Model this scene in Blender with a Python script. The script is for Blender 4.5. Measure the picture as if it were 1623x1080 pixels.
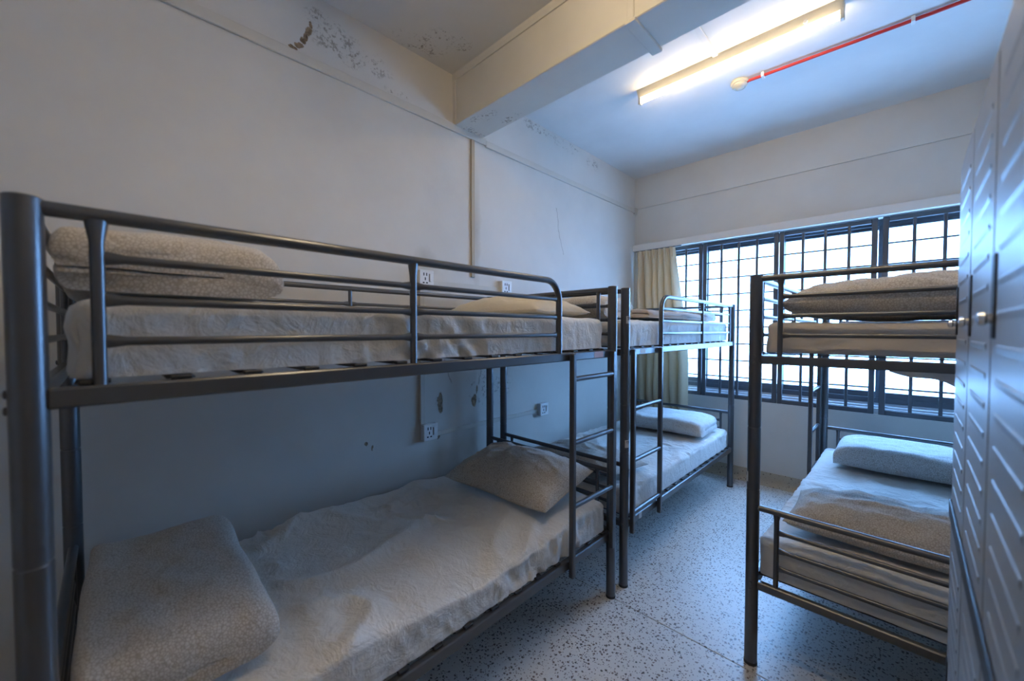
import bpy, math, random
from mathutils import Vector, Matrix, noise

for o in list(bpy.data.objects): bpy.data.objects.remove(o)
sc = bpy.context.scene
C = sc.collection
R = math.radians
PI = math.pi

# ------------------------------------------------------------------ camera
CAM_H = 1.407
cd = bpy.data.cameras.new('camera'); cam = bpy.data.objects.new('camera', cd); C.objects.link(cam)
cam.location = (0, 0, CAM_H)
cam.rotation_euler = (R(90 - 1.512), 0, R(44.36))
cd.sensor_fit = 'HORIZONTAL'; cd.sensor_width = 36.0; cd.lens = 36.0 * 625.47 / 1623.0
cd.clip_start = 0.02; cd.clip_end = 100
cd.dof.use_dof = True; cd.dof.focus_distance = 3.0; cd.dof.aperture_fstop = 2.2
sc.camera = cam

# ------------------------------------------------------------------ sky (even overcast daylight)
w = bpy.data.worlds.new('sky'); sc.world = w; w.use_nodes = True
bg = w.node_tree.nodes['Background']
bg.inputs[0].default_value = (0.235, 0.50, 1.0, 1); bg.inputs[1].default_value = 15.5
# window portal: only tells the renderer where daylight comes in
pl = bpy.data.lights.new('window_portal', 'AREA'); pl.shape = 'RECTANGLE'; pl.size = 2.7; pl.size_y = 1.6
pl.cycles.is_portal = True
po = bpy.data.objects.new('window_portal', pl); C.objects.link(po)
po.location = (-0.75, 4.42, 1.51); po.rotation_euler = (R(-90), 0, 0)

TUBE_E = 34.0; TUBE_E_FAR = 18.0
TUBE_COL = (1.0, 0.78, 0.50, 1)

vs = sc.view_settings
vs.view_transform = 'Standard'; vs.look = 'None'; vs.exposure = 1.33; vs.gamma = 1.0; vs.use_curve_mapping = False

# ------------------------------------------------------------------ materials
def newmat(name):
    m = bpy.data.materials.new(name); m.use_nodes = True
    nt = m.node_tree
    return m, nt, nt.nodes['Principled BSDF']
def N(nt, kind, **kw):
    n = nt.nodes.new(kind)
    for k, v in kw.items(): setattr(n, k, v)
    return n
def mathn(nt, op, a, b=None, c=None, clamp=False):
    n = nt.nodes.new('ShaderNodeMath'); n.operation = op; n.use_clamp = clamp
    for i, v in enumerate((a, b, c)):
        if v is None: continue
        if isinstance(v, (int, float)): n.inputs[i].default_value = v
        else: nt.links.new(v, n.inputs[i])
    return n.outputs[0]
def mixc(nt, fac, a, b):
    n = nt.nodes.new('ShaderNodeMix'); n.data_type = 'RGBA'
    for s, v in ((n.inputs['Factor'], fac), (n.inputs[6], a), (n.inputs[7], b)):
        if isinstance(v, (int, float)): s.default_value = v
        elif isinstance(v, tuple): s.default_value = v if len(v) == 4 else (*v, 1)
        else: nt.links.new(v, s)
    return n.outputs[2]
def ramp(nt, fac, stops):
    n = nt.nodes.new('ShaderNodeValToRGB')
    e = n.color_ramp.elements
    while len(e) < len(stops): e.new(0.5)
    for el, (p, c) in zip(e, stops):
        el.position = p; el.color = (c, c, c, 1) if isinstance(c, (int, float)) else (*c, 1)
    nt.links.new(fac, n.inputs[0]); return n.outputs[0]
def noisen(nt, vec, scale, detail=3, rough=0.55, dist=0.0):
    n = nt.nodes.new('ShaderNodeTexNoise'); n.inputs['Scale'].default_value = scale
    n.inputs['Detail'].default_value = detail; n.inputs['Roughness'].default_value = rough
    n.inputs['Distortion'].default_value = dist
    if vec is not None: nt.links.new(vec, n.inputs['Vector'])
    return n
def coords(nt, which='Object'):
    return nt.nodes.new('ShaderNodeTexCoord').outputs[which]
def bump(nt, bsdf, h, strength=0.3, dist=0.01):
    b = nt.nodes.new('ShaderNodeBump'); b.inputs['Strength'].default_value = strength; b.inputs['Distance'].default_value = dist
    nt.links.new(h, b.inputs['Height']); nt.links.new(b.outputs[0], bsdf.inputs['Normal'])

def plain(name, col, rough=0.5, metal=0.0, var=0.06, nscale=12, bmp=0.0, spec=0.5):
    m, nt, b = newmat(name)
    t = coords(nt)
    n = noisen(nt, t, nscale, 4)
    a = tuple(max(0, c * (1 - var)) for c in col); d = tuple(min(1, c * (1 + var)) for c in col)
    nt.links.new(mixc(nt, n.outputs[0], a, d), b.inputs['Base Color'])
    b.inputs['Roughness'].default_value = rough; b.inputs['Metallic'].default_value = metal
    b.inputs['Specular IOR Level'].default_value = spec
    if bmp: bump(nt, b, n.outputs[0], bmp, 0.003)
    return m

WALL_COL = (0.64, 0.615, 0.57)
def wall_mat(name, col, patches=(), specks=(), cracks=(), streaks=(), ax=(1, 2), speck=0.58):
    """patches: (u, v, ru, rv) bare flaked spots, specks: (u, v, ru, rv) mould spots, ax: object axes used as u, v"""
    m, nt, b = newmat(name)
    t = coords(nt)
    sep = N(nt, 'ShaderNodeSeparateXYZ'); nt.links.new(t, sep.inputs[0])
    n1 = noisen(nt, t, 1.6, 5, 0.6); n2 = noisen(nt, t, 40, 4, 0.6); n3 = noisen(nt, t, 14, 5, 0.65)
    c = mixc(nt, ramp(nt, n1.outputs[0], [(0.3, 0.0), (0.7, 1.0)]), tuple(x * 0.93 for x in col), tuple(x * 1.05 for x in col))
    h = mathn(nt, 'ADD', mathn(nt, 'MULTIPLY', n2.outputs[0], 0.25), mathn(nt, 'MULTIPLY', n1.outputs[0], 0.6))
    u0, v0 = sep.outputs[ax[0]], sep.outputs[ax[1]]
    wu = mathn(nt, 'MULTIPLY', mathn(nt, 'SUBTRACT', n3.outputs[0], 0.5), 0.055)
    n4 = noisen(nt, t, 16, 5, 0.7)
    wv = mathn(nt, 'MULTIPLY', mathn(nt, 'SUBTRACT', n4.outputs[0], 0.5), 0.055)
    u = mathn(nt, 'ADD', u0, wu); v = mathn(nt, 'ADD', v0, wv)
    def ell(pu, pv, ru, rv, uu=u, vv=v):
        a = mathn(nt, 'DIVIDE', mathn(nt, 'SUBTRACT', uu, pu), ru)
        d = mathn(nt, 'DIVIDE', mathn(nt, 'SUBTRACT', vv, pv), rv)
        return mathn(nt, 'SQRT', mathn(nt, 'ADD', mathn(nt, 'MULTIPLY', a, a), mathn(nt, 'MULTIPLY', d, d)))
    for (pu, pv, ru, rv) in streaks:
        f = mathn(nt, 'MULTIPLY', mathn(nt, 'SUBTRACT', 1.0, ell(pu, pv, ru, rv), clamp=True), 0.7, clamp=True)
        c = mixc(nt, f, c, (col[0] * 0.62, col[1] * 0.58, col[2] * 0.5))
    if specks:
        sp = noisen(nt, t, 55, 4, 0.7)
        cl = noisen(nt, t, 11, 3, 0.6)
        base = ramp(nt, mathn(nt, 'ADD', mathn(nt, 'MULTIPLY', sp.outputs[0], 0.6), mathn(nt, 'MULTIPLY', cl.outputs[0], 0.4)), [(0.53, 0.0), (0.60, 1.0)])
        for (pu, pv, ru, rv) in specks:
            f = mathn(nt, 'SUBTRACT', 1.15, ell(pu, pv, ru, rv), clamp=True)
            f = ramp(nt, f, [(0.0, 0.0), (0.35, 1.0)])
            c = mixc(nt, mathn(nt, 'MULTIPLY', mathn(nt, 'MULTIPLY', f, base), speck), c, (0.13, 0.10, 0.065))
    for (pu, pv, ru, rv) in patches:
        d = ell(pu, pv, ru, rv)
        f = ramp(nt, d, [(0.80, 1.0), (0.98, 0.0)])
        rim = ramp(nt, d, [(0.9, 0.0), (1.12, 1.0), (1.6, 0.0)])
        bare = mixc(nt, ramp(nt, n2.outputs[0], [(0.35, 0.0), (0.65, 1.0)]), (0.11, 0.075, 0.045), (0.33, 0.24, 0.15))
        c = mixc(nt, f, c, bare)
        h = mathn(nt, 'ADD', h, mathn(nt, 'MULTIPLY', mathn(nt, 'SUBTRACT', rim, f), 0.8))
    for (ua, va, ub, vb, wd) in cracks:
        L = math.hypot(ub - ua, vb - va); du, dv = (ub - ua) / L, (vb - va) / L
        uu = mathn(nt, 'SUBTRACT', u, ua); vv = mathn(nt, 'SUBTRACT', v, va)
        al = mathn(nt, 'ADD', mathn(nt, 'MULTIPLY', uu, du), mathn(nt, 'MULTIPLY', vv, dv))
        pe = mathn(nt, 'ABSOLUTE', mathn(nt, 'SUBTRACT', mathn(nt, 'MULTIPLY', uu, dv), mathn(nt, 'MULTIPLY', vv, du)))
        f = mathn(nt, 'MULTIPLY', mathn(nt, 'LESS_THAN', pe, wd), mathn(nt, 'MULTIPLY', mathn(nt, 'GREATER_THAN', al, 0), mathn(nt, 'LESS_THAN', al, L)))
        c = mixc(nt, mathn(nt, 'MULTIPLY', f, 0.55), c, (0.22, 0.19, 0.15))
        h = mathn(nt, 'SUBTRACT', h, f)
    nt.links.new(c, b.inputs['Base Color']); b.inputs['Roughness'].default_value = 0.62
    b.inputs['Specular IOR Level'].default_value = 0.35
    bump(nt, b, h, 0.35, 0.006)
    return m

def terrazzo(name, base, amount, warm=0.0):
    m, nt, b = newmat(name)
    t = coords(nt)
    wn = noisen(nt, t, 60, 2)
    off = N(nt, 'ShaderNodeVectorMath', operation='SCALE'); nt.links.new(wn.outputs[1], off.inputs[0]); off.inputs['Scale'].default_value = 0.012
    vv = N(nt, 'ShaderNodeVectorMath', operation='ADD'); nt.links.new(t, vv.inputs[0]); nt.links.new(off.outputs[0], vv.inputs[1])
    cl = noisen(nt, t, 1.5, 3)
    c = mixc(nt, cl.outputs[0], tuple(x * 0.9 for x in base), tuple(x * 1.06 for x in base))
    fine = noisen(nt, t, 160, 3)
    c = mixc(nt, mathn(nt, 'MULTIPLY', ramp(nt, fine.outputs[0], [(0.5, 0.0), (0.7, 1.0)]), 0.25), c, tuple(x * 0.6 for x in base))
    for scale, thr, rad, cols in ((72, amount, 0.37, [(0.0, (0.02, 0.025, 0.022)), (0.4, (0.10, 0.055, 0.045)), (0.75, (0.16, 0.11, 0.09)), (1.0, (0.05, 0.06, 0.06))]),
                                  (125, amount * 0.9, 0.34, [(0.0, (0.03, 0.03, 0.03)), (0.5, (0.14, 0.08, 0.065)), (1.0, (0.08, 0.085, 0.08))])):
        v = N(nt, 'ShaderNodeTexVoronoi'); v.inputs['Scale'].default_value = scale; nt.links.new(vv.outputs[0], v.inputs['Vector'])
        sp = N(nt, 'ShaderNodeSeparateColor'); nt.links.new(v.outputs['Color'], sp.inputs[0])
        f = mathn(nt, 'MULTIPLY', mathn(nt, 'LESS_THAN', sp.outputs[0], thr), mathn(nt, 'LESS_THAN', v.outputs['Distance'], rad))
        c = mixc(nt, mathn(nt, 'MULTIPLY', f, 0.9), c, ramp(nt, sp.outputs[1], cols))
    nt.links.new(c, b.inputs['Base Color'])
    b.inputs['Roughness'].default_value = 0.34; b.inputs['Specular IOR Level'].default_value = 0.45
    return m

def fabric(name, col, scale=1.0, amount=0.5):
    m, nt, b = newmat(name)
    t = coords(nt)
    n1 = noisen(nt, t, 7 * scale, 5, 0.6, 1.2); n2 = noisen(nt, t, 30 * scale, 4, 0.6, 0.8)
    ms = N(nt, 'ShaderNodeTexNoise'); ms.noise_type = 'RIDGED_MULTIFRACTAL'; ms.inputs['Scale'].default_value = 5 * scale
    ms.inputs['Detail'].default_value = 3; nt.links.new(t, ms.inputs['Vector'])
    h = mathn(nt, 'ADD', mathn(nt, 'MULTIPLY', n1.outputs[0], 0.6), mathn(nt, 'ADD', mathn(nt, 'MULTIPLY', n2.outputs[0], 0.2), mathn(nt, 'MULTIPLY', ms.outputs[0], 0.12)))
    c = mixc(nt, n1.outputs[0], tuple(x * 0.95 for x in col), tuple(min(1, x * 1.04) for x in col))
    nt.links.new(c, b.inputs['Base Color']); b.inputs['Roughness'].default_value = 0.9
    b.inputs['Specular IOR Level'].default_value = 0.15
    b.inputs['Sheen Weight'].default_value = 0.15
    bump(nt, b, h, amount, 0.02)
    return m

def patterned(name, bgc, fg, scale=95):
    """small rounded pebbles printed on a darker ground"""
    m, nt, b = newmat(name)
    t = coords(nt)
    v = N(nt, 'ShaderNodeTexVoronoi'); v.feature = 'DISTANCE_TO_EDGE'; v.inputs['Scale'].default_value = scale; nt.links.new(t, v.inputs['Vector'])
    n1 = noisen(nt, t, 9, 4, 0.6, 0.8)
    f = ramp(nt, v.outputs['Distance'], [(0.05, 0.0), (0.16, 1.0)])
    c = mixc(nt, f, bgc, fg)
    nt.links.new(c, b.inputs['Base Color']); b.inputs['Roughness'].default_value = 0.92
    b.inputs['Specular IOR Level'].default_value = 0.12; b.inputs['Sheen Weight'].default_value = 0.15
    bump(nt, b, n1.outputs[0], 0.45, 0.02)
    return m

def emis(name, col, s):
    m, nt, b = newmat(name)
    nt.nodes.remove(b); e = N(nt, 'ShaderNodeEmission'); e.inputs[0].default_value = col; e.inputs[1].default_value = s
    nt.links.new(e.outputs[0], nt.nodes['Material Output'].inputs[0]); return m

def pane_mat():
    m, nt, b = newmat('rippled_glass')
    nt.nodes.remove(b)
    t = coords(nt); n = noisen(nt, t, 35, 3)
    tr = N(nt, 'ShaderNodeBsdfTransparent'); tr.inputs[0].default_value = (0.86, 0.9, 0.92, 1)
    tl = N(nt, 'ShaderNodeBsdfTranslucent'); tl.inputs[0].default_value = (0.9, 0.93, 0.95, 1)
    gl = N(nt, 'ShaderNodeBsdfGlossy'); gl.inputs['Roughness'].default_value = 0.12
    bp = N(nt, 'ShaderNodeBump'); bp.inputs['Strength'].default_value = 0.3; nt.links.new(n.outputs[0], bp.inputs['Height']); nt.links.new(bp.outputs[0], gl.inputs['Normal'])
    m1 = N(nt, 'ShaderNodeMixShader'); nt.links.new(ramp(nt, n.outputs[0], [(0.3, 0.25), (0.7, 0.45)]), m1.inputs[0])
    nt.links.new(tr.outputs[0], m1.inputs[1]); nt.links.new(tl.outputs[0], m1.inputs[2])
    m2 = N(nt, 'ShaderNodeMixShader'); m2.inputs[0].default_value = 0.05
    nt.links.new(m1.outputs[0], m2.inputs[1]); nt.links.new(gl.outputs[0], m2.inputs[2])
    nt.links.new(m2.outputs[0], nt.nodes['Material Output'].inputs[0])
    return m

def curtain_mat():
    m, nt, b = newmat('curtain_cloth')
    t = coords(nt); n = noisen(nt, t, 60, 3)
    c = mixc(nt, n.outputs[0], (0.70, 0.56, 0.38), (0.78, 0.64, 0.45))
    nt.links.new(c, b.inputs['Base Color']); b.inputs['Roughness'].default_value = 0.9
    tl = N(nt, 'ShaderNodeBsdfTranslucent'); nt.links.new(c, tl.inputs[0])
    mx = N(nt, 'ShaderNodeMixShader'); mx.inputs[0].default_value = 0.15
    nt.links.new(b.outputs[0], mx.inputs[1]); nt.links.new(tl.outputs[0], mx.inputs[2])
    nt.links.new(mx.outputs[0], nt.nodes['Material Output'].inputs[0])
    return m

M = {}
M['wall_left'] = wall_mat('painted_plaster_left', WALL_COL,
    patches=[(0.655, 2.785, 0.024, 0.012), (0.68, 2.81, 0.018, 0.016), (0.70, 2.84, 0.014, 0.020), (0.715, 2.865, 0.013, 0.022), (0.73, 2.90, 0.019, 0.030), (0.742, 2.94, 0.012, 0.022),
             (1.513, 0.93, 0.026, 0.075), (1.80, 0.91, 0.026, 0.055), (1.825, 0.985, 0.012, 0.03), (1.495, 0.715, 0.016, 0.03),
             (1.005, 0.765, 0.010, 0.014), (1.035, 0.73, 0.006, 0.02)],
    specks=[(0.96, 2.90, 0.22, 0.08), (0.80, 2.99, 0.10, 0.04), (1.22, 2.80, 0.08, 0.02), (2.45, 3.05, 0.22, 0.035), (2.85, 3.04, 0.25, 0.04), (3.28, 3.0, 0.10, 0.06), (1.95, 1.0, 0.22, 0.14), (1.9, 1.25, 0.10, 0.10)],
    cracks=[(2.73, 2.46, 2.78, 2.22, 0.004), (2.78, 2.22, 2.84, 2.08, 0.004), (1.55, 1.22, 1.60, 1.05, 0.004), (1.88, 1.2, 1.84, 1.02, 0.004)],
    streaks=[(1.50, 0.60, 0.10, 0.20), (1.78, 0.62, 0.12, 0.24), (1.40, 1.83, 0.10, 0.12), (1.82, 2.1, 0.05, 0.5)])
M['wall'] = wall_mat('painted_plaster', WALL_COL); M['bandpaint'] = wall_mat('pale_band_paint', (0.74, 0.70, 0.66))
M['ceiling'] = wall_mat('ceiling_paint', (0.72, 0.71, 0.69), specks=[(-1.97, 1.38, 0.13, 0.09), (-1.86, 1.50, 0.07, 0.05), (-2.06, 1.25, 0.06, 0.1)], patches=[], ax=(0, 1), speck=0.6)
M['beam'] = wall_mat('beam_paint', (0.64, 0.615, 0.56), specks=[(-1.93, 1.70, 0.12, 0.05), (-1.80, 1.83, 0.09, 0.035), (-2.1, 1.76, 0.03, 0.1)], ax=(0, 1), speck=0.85)
M['floor'] = terrazzo('terrazzo', (0.66, 0.635, 0.60), 0.42)
M['skirt'] = terrazzo('terrazzo_beige', (0.47, 0.40, 0.30), 0.10)
M['metal'] = plain('grey_bed_metal', (0.125, 0.128, 0.135), 0.30, 0.70, 0.05, 30)
M['dark'] = plain('dark_clip', (0.02, 0.02, 0.022), 0.5)
M['sheet'] = fabric('white_sheet', (0.74, 0.72, 0.69), 1.6, 0.85)
M['sheet_c'] = fabric('cream_sheet', (0.62, 0.57, 0.52), 1.0, 0.45)
M['pat'] = patterned('pebble_print', (0.41, 0.365, 0.315), (0.60, 0.565, 0.52), 130)
M['pat_w'] = patterned('pebble_print_pale', (0.47, 0.44, 0.41), (0.70, 0.69, 0.68), 130)
M['cream'] = fabric('cream_pillowcase', (0.62, 0.56, 0.46), 1.3, 0.4)
M['blanket'] = fabric('beige_blanket', (0.52, 0.44, 0.38), 1.5, 0.4)
M['locker'] = plain('locker_enamel', (0.30, 0.315, 0.335), 0.42, 0.1, 0.04, 6)
M['frame'] = plain('dark_window_metal', (0.10, 0.11, 0.125), 0.4, 0.3)
M['alu'] = plain('aluminium_track', (0.55, 0.56, 0.58), 0.35, 0.4)
M['trunk'] = plain('cream_trunking', (0.58, 0.55, 0.49), 0.5)
M['trunkd'] = plain('yellowed_trunking', (0.44, 0.37, 0.27), 0.6)
M['white'] = plain('white_plastic', (0.78, 0.78, 0.77), 0.35)
M['ivory'] = plain('ivory_plastic', (0.62, 0.58, 0.48), 0.4)
M['red'] = plain('red_pipe_paint', (0.50, 0.025, 0.02), 0.35)
M['black'] = plain('black_print', (0.01, 0.01, 0.012), 0.6)
M['paper'] = plain('sticker_paper', (0.62, 0.60, 0.57), 0.6)
M['pink'] = plain('faded_pink_sticker', (0.55, 0.36, 0.34), 0.6, var=0.2, nscale=60)
M['chrome'] = plain('chrome', (0.75, 0.76, 0.78), 0.15, 1.0)
M['ground'] = plain('darkened_ground', (0.26, 0.24, 0.21), 0.9)  # outside ground, kept dark to lessen blue bounce onto the ceiling
M['lamp'] = emis('lit_tube', TUBE_COL, TUBE_E); M['lamp_far'] = emis('weaker_lit_tube', TUBE_COL, TUBE_E_FAR)  # far tube emits less, set to soften its glow on the ceiling
M['glass'] = pane_mat()
M['curtain'] = curtain_mat()

# ------------------------------------------------------------------ mesh builder
class MB:
    def __init__(s): s.v = []; s.f = []
    def box(s, a, b):
        x0, x1 = sorted((a[0], b[0])); y0, y1 = sorted((a[1], b[1])); z0, z1 = sorted((a[2], b[2]))
        i = len(s.v)
        s.v += [(x0, y0, z0), (x1, y0, z0), (x1, y1, z0), (x0, y1, z0), (x0, y0, z1), (x1, y0, z1), (x1, y1, z1), (x0, y1, z1)]
        s.f += [tuple(i + k for k in q) for q in ((3, 2, 1, 0), (4, 5, 6, 7), (0, 1, 5, 4), (1, 2, 6, 5), (2, 3, 7, 6), (3, 0, 4, 7))]
        return s
    def cbox(s, a, b, c=0.003):
        """box with chamfered edges"""
        x0, x1 = sorted((a[0], b[0])); y0, y1 = sorted((a[1], b[1])); z0, z1 = sorted((a[2], b[2]))
        c = min(c, (x1 - x0) * .45, (y1 - y0) * .45, (z1 - z0) * .45)
        i = len(s.v); idx = {}
        for ix, X in enumerate((x0, x1)):
            for iy, Y in enumerate((y0, y1)):
                for iz, Z in enumerate((z0, z1)):
                    sx, sy, sz = (1, -1)[ix], (1, -1)[iy], (1, -1)[iz]
                    for k, p in enumerate(((X, Y + sy * c, Z + sz * c), (X + sx * c, Y, Z + sz * c), (X + sx * c, Y + sy * c, Z))):
                        idx[(ix, iy, iz, k)] = len(s.v); s.v.append(p)
        def face(keys):
            q = [idx[k] for k in keys]
            cen = Vector((0, 0, 0))
            for k in q: cen += Vector(s.v[k])
            cen /= len(q)
            nrm = (Vector(s.v[q[1]]) - Vector(s.v[q[0]])).cross(Vector(s.v[q[2]]) - Vector(s.v[q[0]]))
            if nrm.dot(cen - Vector(((x0 + x1) / 2, (y0 + y1) / 2, (z0 + z1) / 2))) < 0: q.reverse()
            s.f.append(tuple(q))
        for d in (0, 1):
            face([(d, 0, 0, 0), (d, 1, 0, 0), (d, 1, 1, 0), (d, 0, 1, 0)])
            face([(0, d, 0, 1), (1, d, 0, 1), (1, d, 1, 1), (0, d, 1, 1)])
            face([(0, 0, d, 2), (1, 0, d, 2), (1, 1, d, 2), (0, 1, d, 2)])
            for e in (0, 1):
                face([(d, e, 0, 0), (d, e, 1, 0), (d, e, 1, 1), (d, e, 0, 1)])
                face([(d, 0, e, 0), (d, 1, e, 0), (d, 1, e, 2), (d, 0, e, 2)])
                face([(0, d, e, 1), (1, d, e, 1), (1, d, e, 2), (0, d, e, 2)])
                for g in (0, 1): face([(d, e, g, 0), (d, e, g, 1), (d, e, g, 2)])
        return s
    def tube(s, path, r, n=14, caps=True, up=None, ell=None):
        """round bar along a path; ell = list of (side, up) radius factors per point"""
        P = [Vector(p) for p in path]; i0 = len(s.v)
        T = []
        for k in range(len(P)):
            a = P[max(0, k - 1)]; b = P[min(len(P) - 1, k + 1)]; T.append((b - a).normalized())
        ref = Vector(up) if up else (Vector((0, 0, 1)) if abs(T[0].z) < 0.9 else Vector((1, 0, 0)))
        for k, p in enumerate(P):
            t = T[k]; u = (ref - t * ref.dot(t)).normalized(); ref = u; sd = t.cross(u)
            ea, eb = ell[k] if ell else (1, 1)
            rr = r[k] if isinstance(r, (list, tuple)) else r
            for j in range(n):
                an = 2 * PI * j / n
                s.v.append(tuple(p + sd * (math.cos(an) * rr * ea) + u * (math.sin(an) * rr * eb)))
        for k in range(len(P) - 1):
            for j in range(n):
                a = i0 + k * n + j; b = i0 + k * n + (j + 1) % n
                s.f.append((a, b, b + n, a + n))
        if caps:
            s.f.append(tuple(i0 + j for j in reversed(range(n)))); s.f.append(tuple(i0 + (len(P) - 1) * n + j for j in range(n)))
        return s
    def lathe(s, prof, c=(0, 0, 0), n=28, axis='z', flip=False):
        i0 = len(s.v); c = Vector(c)
        for (r, h) in prof:
            for j in range(n):
                an = 2 * PI * j / n; a, b = r * math.cos(an), r * math.sin(an)
                p = {'z': (a, b, h), 'x': (h, a, b), 'y': (b, h, a)}[axis]
                s.v.append(tuple(c + Vector(p)))
        for k in range(len(prof) - 1):
            for j in range(n):
                a = i0 + k * n + j; b = i0 + k * n + (j + 1) % n
                s.f.append((a, b, b + n, a + n))
        s.f.append(tuple(i0 + j for j in reversed(range(n)))); s.f.append(tuple(i0 + (len(prof) - 1) * n + j for j in range(n)))
        return s
    def grid(s, P, close_u=False):
        """P[i][j] points to quads"""
        i0 = len(s.v); nu, nv = len(P), len(P[0])
        for row in P: s.v += [tuple(p) for p in row]
        for a in range(nu if close_u else nu - 1):
            for b in range(nv - 1):
                a2 = (a + 1) % nu
                s.f.append((i0 + a * nv + b, i0 + a2 * nv + b, i0 + a2 * nv + b + 1, i0 + a * nv + b + 1))
        return s
    def prism(s, poly, lo, hi, axis='x'):
        i0 = len(s.v); n = len(poly)
        for h in (lo, hi):
            for (a, b) in poly: s.v.append({'x': (h, a, b), 'y': (a, h, b), 'z': (a, b, h)}[axis])
        for k in range(n): s.f.append((i0 + k, i0 + (k + 1) % n, i0 + n + (k + 1) % n, i0 + n + k))
        s.f.append(tuple(i0 + k for k in reversed(range(n)))); s.f.append(tuple(i0 + n + k for k in range(n)))
        return s
    def build(s, name, mat, parent=None, smooth=None, recalc=True):
        me = bpy.data.meshes.new(name); me.from_pydata(s.v, [], s.f)
        if recalc:
            import bmesh
            bm = bmesh.new(); bm.from_mesh(me); bmesh.ops.recalc_face_normals(bm, faces=bm.faces[:]); bm.to_mesh(me); bm.free()
        me.materials.append(M[mat] if isinstance(mat, str) else mat)
        if smooth is not None:
            me.shade_smooth(); me.set_sharp_from_angle(angle=R(smooth))
        o = bpy.data.objects.new(name, me); C.objects.link(o)
        if parent: o.parent = parent
        return o

def tag(o, label, cat, group=None):
    o['label'] = label; o['category'] = cat
    if group: o['group'] = group
    return o
def struct(o, label=None):
    o['kind'] = 'structure'
    if label: o['label'] = label
    return o
def thing(name, label, cat, loc=(0, 0, 0), rz=0.0, group=None):
    o = bpy.data.objects.new(name, None); C.objects.link(o); o.empty_display_size = 0.1
    o.location = loc; o.rotation_euler = (0, 0, rz)
    return tag(o, label, cat, group)
def inst(src, name, parent, loc=(0, 0, 0)):
    o = bpy.data.objects.new(name, src.data); C.objects.link(o); o.parent = parent; o.location = loc; return o

# ------------------------------------------------------------------ room shell
XL, XR, YF, YB = -2.134, 0.66, -1.7, 4.159
ZC = 3.093
BY0, BY1, BZ = 1.627, 1.876, 2.763          # beam
WX0, WX1, WZ0, WZ1 = -2.03, 0.56, 0.75, 2.277  # window opening
WD = 0.22                                      # wall depth

fl = struct(MB().box((XL - .1, YF - .1, -0.10), (XR + .1, YB + .3, -0.012)).build('floor', 'skirt'), 'speckled terrazzo floor')
JY = 1.826
MB().cbox((XL, YF, -0.012), (XR, JY - 0.002, 0.0), 0.0015).build('slab', 'floor', fl)
MB().cbox((XL, JY + 0.002, -0.012), (XR, YB, 0.0), 0.0015).build('slab', 'floor', fl)

struct(MB().box((XL - .15, YF - .1, -0.1), (XL, YB + .3, ZC + .1)).build('wall_left', 'wall_left'), 'stained cream plaster wall with flaking patches')
struct(MB().box((XR, YF - .1, -0.1), (XR + .15, YB + .3, ZC + .1)).build('wall_right', 'wall'), 'plain cream plaster wall behind the lockers')
struct(MB().box((XL - .1, YF - .15, -0.1), (XR + .1, YF, ZC + .1)).build('wall_front', 'wall'), 'plain cream plaster wall')
wb = MB()
wb.box((XL - .1, YB, -0.1), (XR + .1, YB + WD, WZ0 - 0.0))
wb.box((XL - .1, YB, WZ1), (XR + .1, YB + WD, 2.752))
wb.box((XL - .1, YB - 0.012, 2.752), (XR + .1, YB + WD, ZC + .1))
wb.box((XL - .1, YB, WZ0), (WX0, YB + WD, WZ1))
wb.box((WX1, YB, WZ0), (XR + .1, YB + WD, WZ1))
struct(wb.build('wall_back', 'wall'), 'cream plaster wall with a wide barred window')
struct(MB().box((XL - .1, YF - .1, ZC), (XR + .1, YB + .2, ZC + .12)).build('ceiling', 'ceiling'), 'painted ceiling with mould specks in the corner')
bm_ = MB().cbox((XL - .02, BY0, BZ), (XR + .02, BY1, ZC + .02), 0.004)
bm_.box((XL, BY0 - 0.008, 3.045), (XR, BY0, ZC))
bm_.box((XL, BY0 - 0.006, BZ), (XL + 0.03, BY0, ZC))
struct(bm_.build('ceiling_beam', 'beam'), 'cream concrete beam crossing the ceiling')

# ground added far below to cut the blue light reaching the ceiling
struct(MB().box((-40, YB + 0.6, -6.2), (40, 70, -6.0)).build('added_outside_ground', 'ground'), 'ground added outside the window to cut light from below')
# coved terrazzo skirting
def cove(h=0.118, d=0.055, n=8):
    prof = [(0, 0)]
    for k in range(n + 1):
        a = PI / 2 * k / n
        prof.append((d - d * math.sin(a) * 0.82, h - h * math.cos(a) if False else h * (1 - math.cos(a)) ))
    return prof
def cove_pts(h=0.118, d=0.05, n=9):
    pts = [(0.0, 0.0), (d, 0.0)]
    for k in range(1, n + 1):
        a = PI / 2 * k / n
        pts.append((d - (d - 0.010) * math.sin(a), (h * 0.55) * (1 - math.cos(a))))
    pts += [(0.010, h), (0.0, h)]
    return pts
cp = cove_pts()
struct(MB().prism([(YB - a, b) for a, b in cp], XL, XR, 'x').build('baseboard_back', 'skirt', None, 40), 'beige coved terrazzo skirting under the window')
struct(MB().prism([(XL + a, b) for a, b in cp], YF, YB, 'y').build('baseboard_left', 'skirt', None, 40), 'beige coved terrazzo skirting behind the bunk beds')
struct(MB().prism([(XR - a, b) for a, b in cp], YF, YB, 'y').build('baseboard_right', 'skirt', None, 40), 'beige coved terrazzo skirting behind the lockers')

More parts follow.
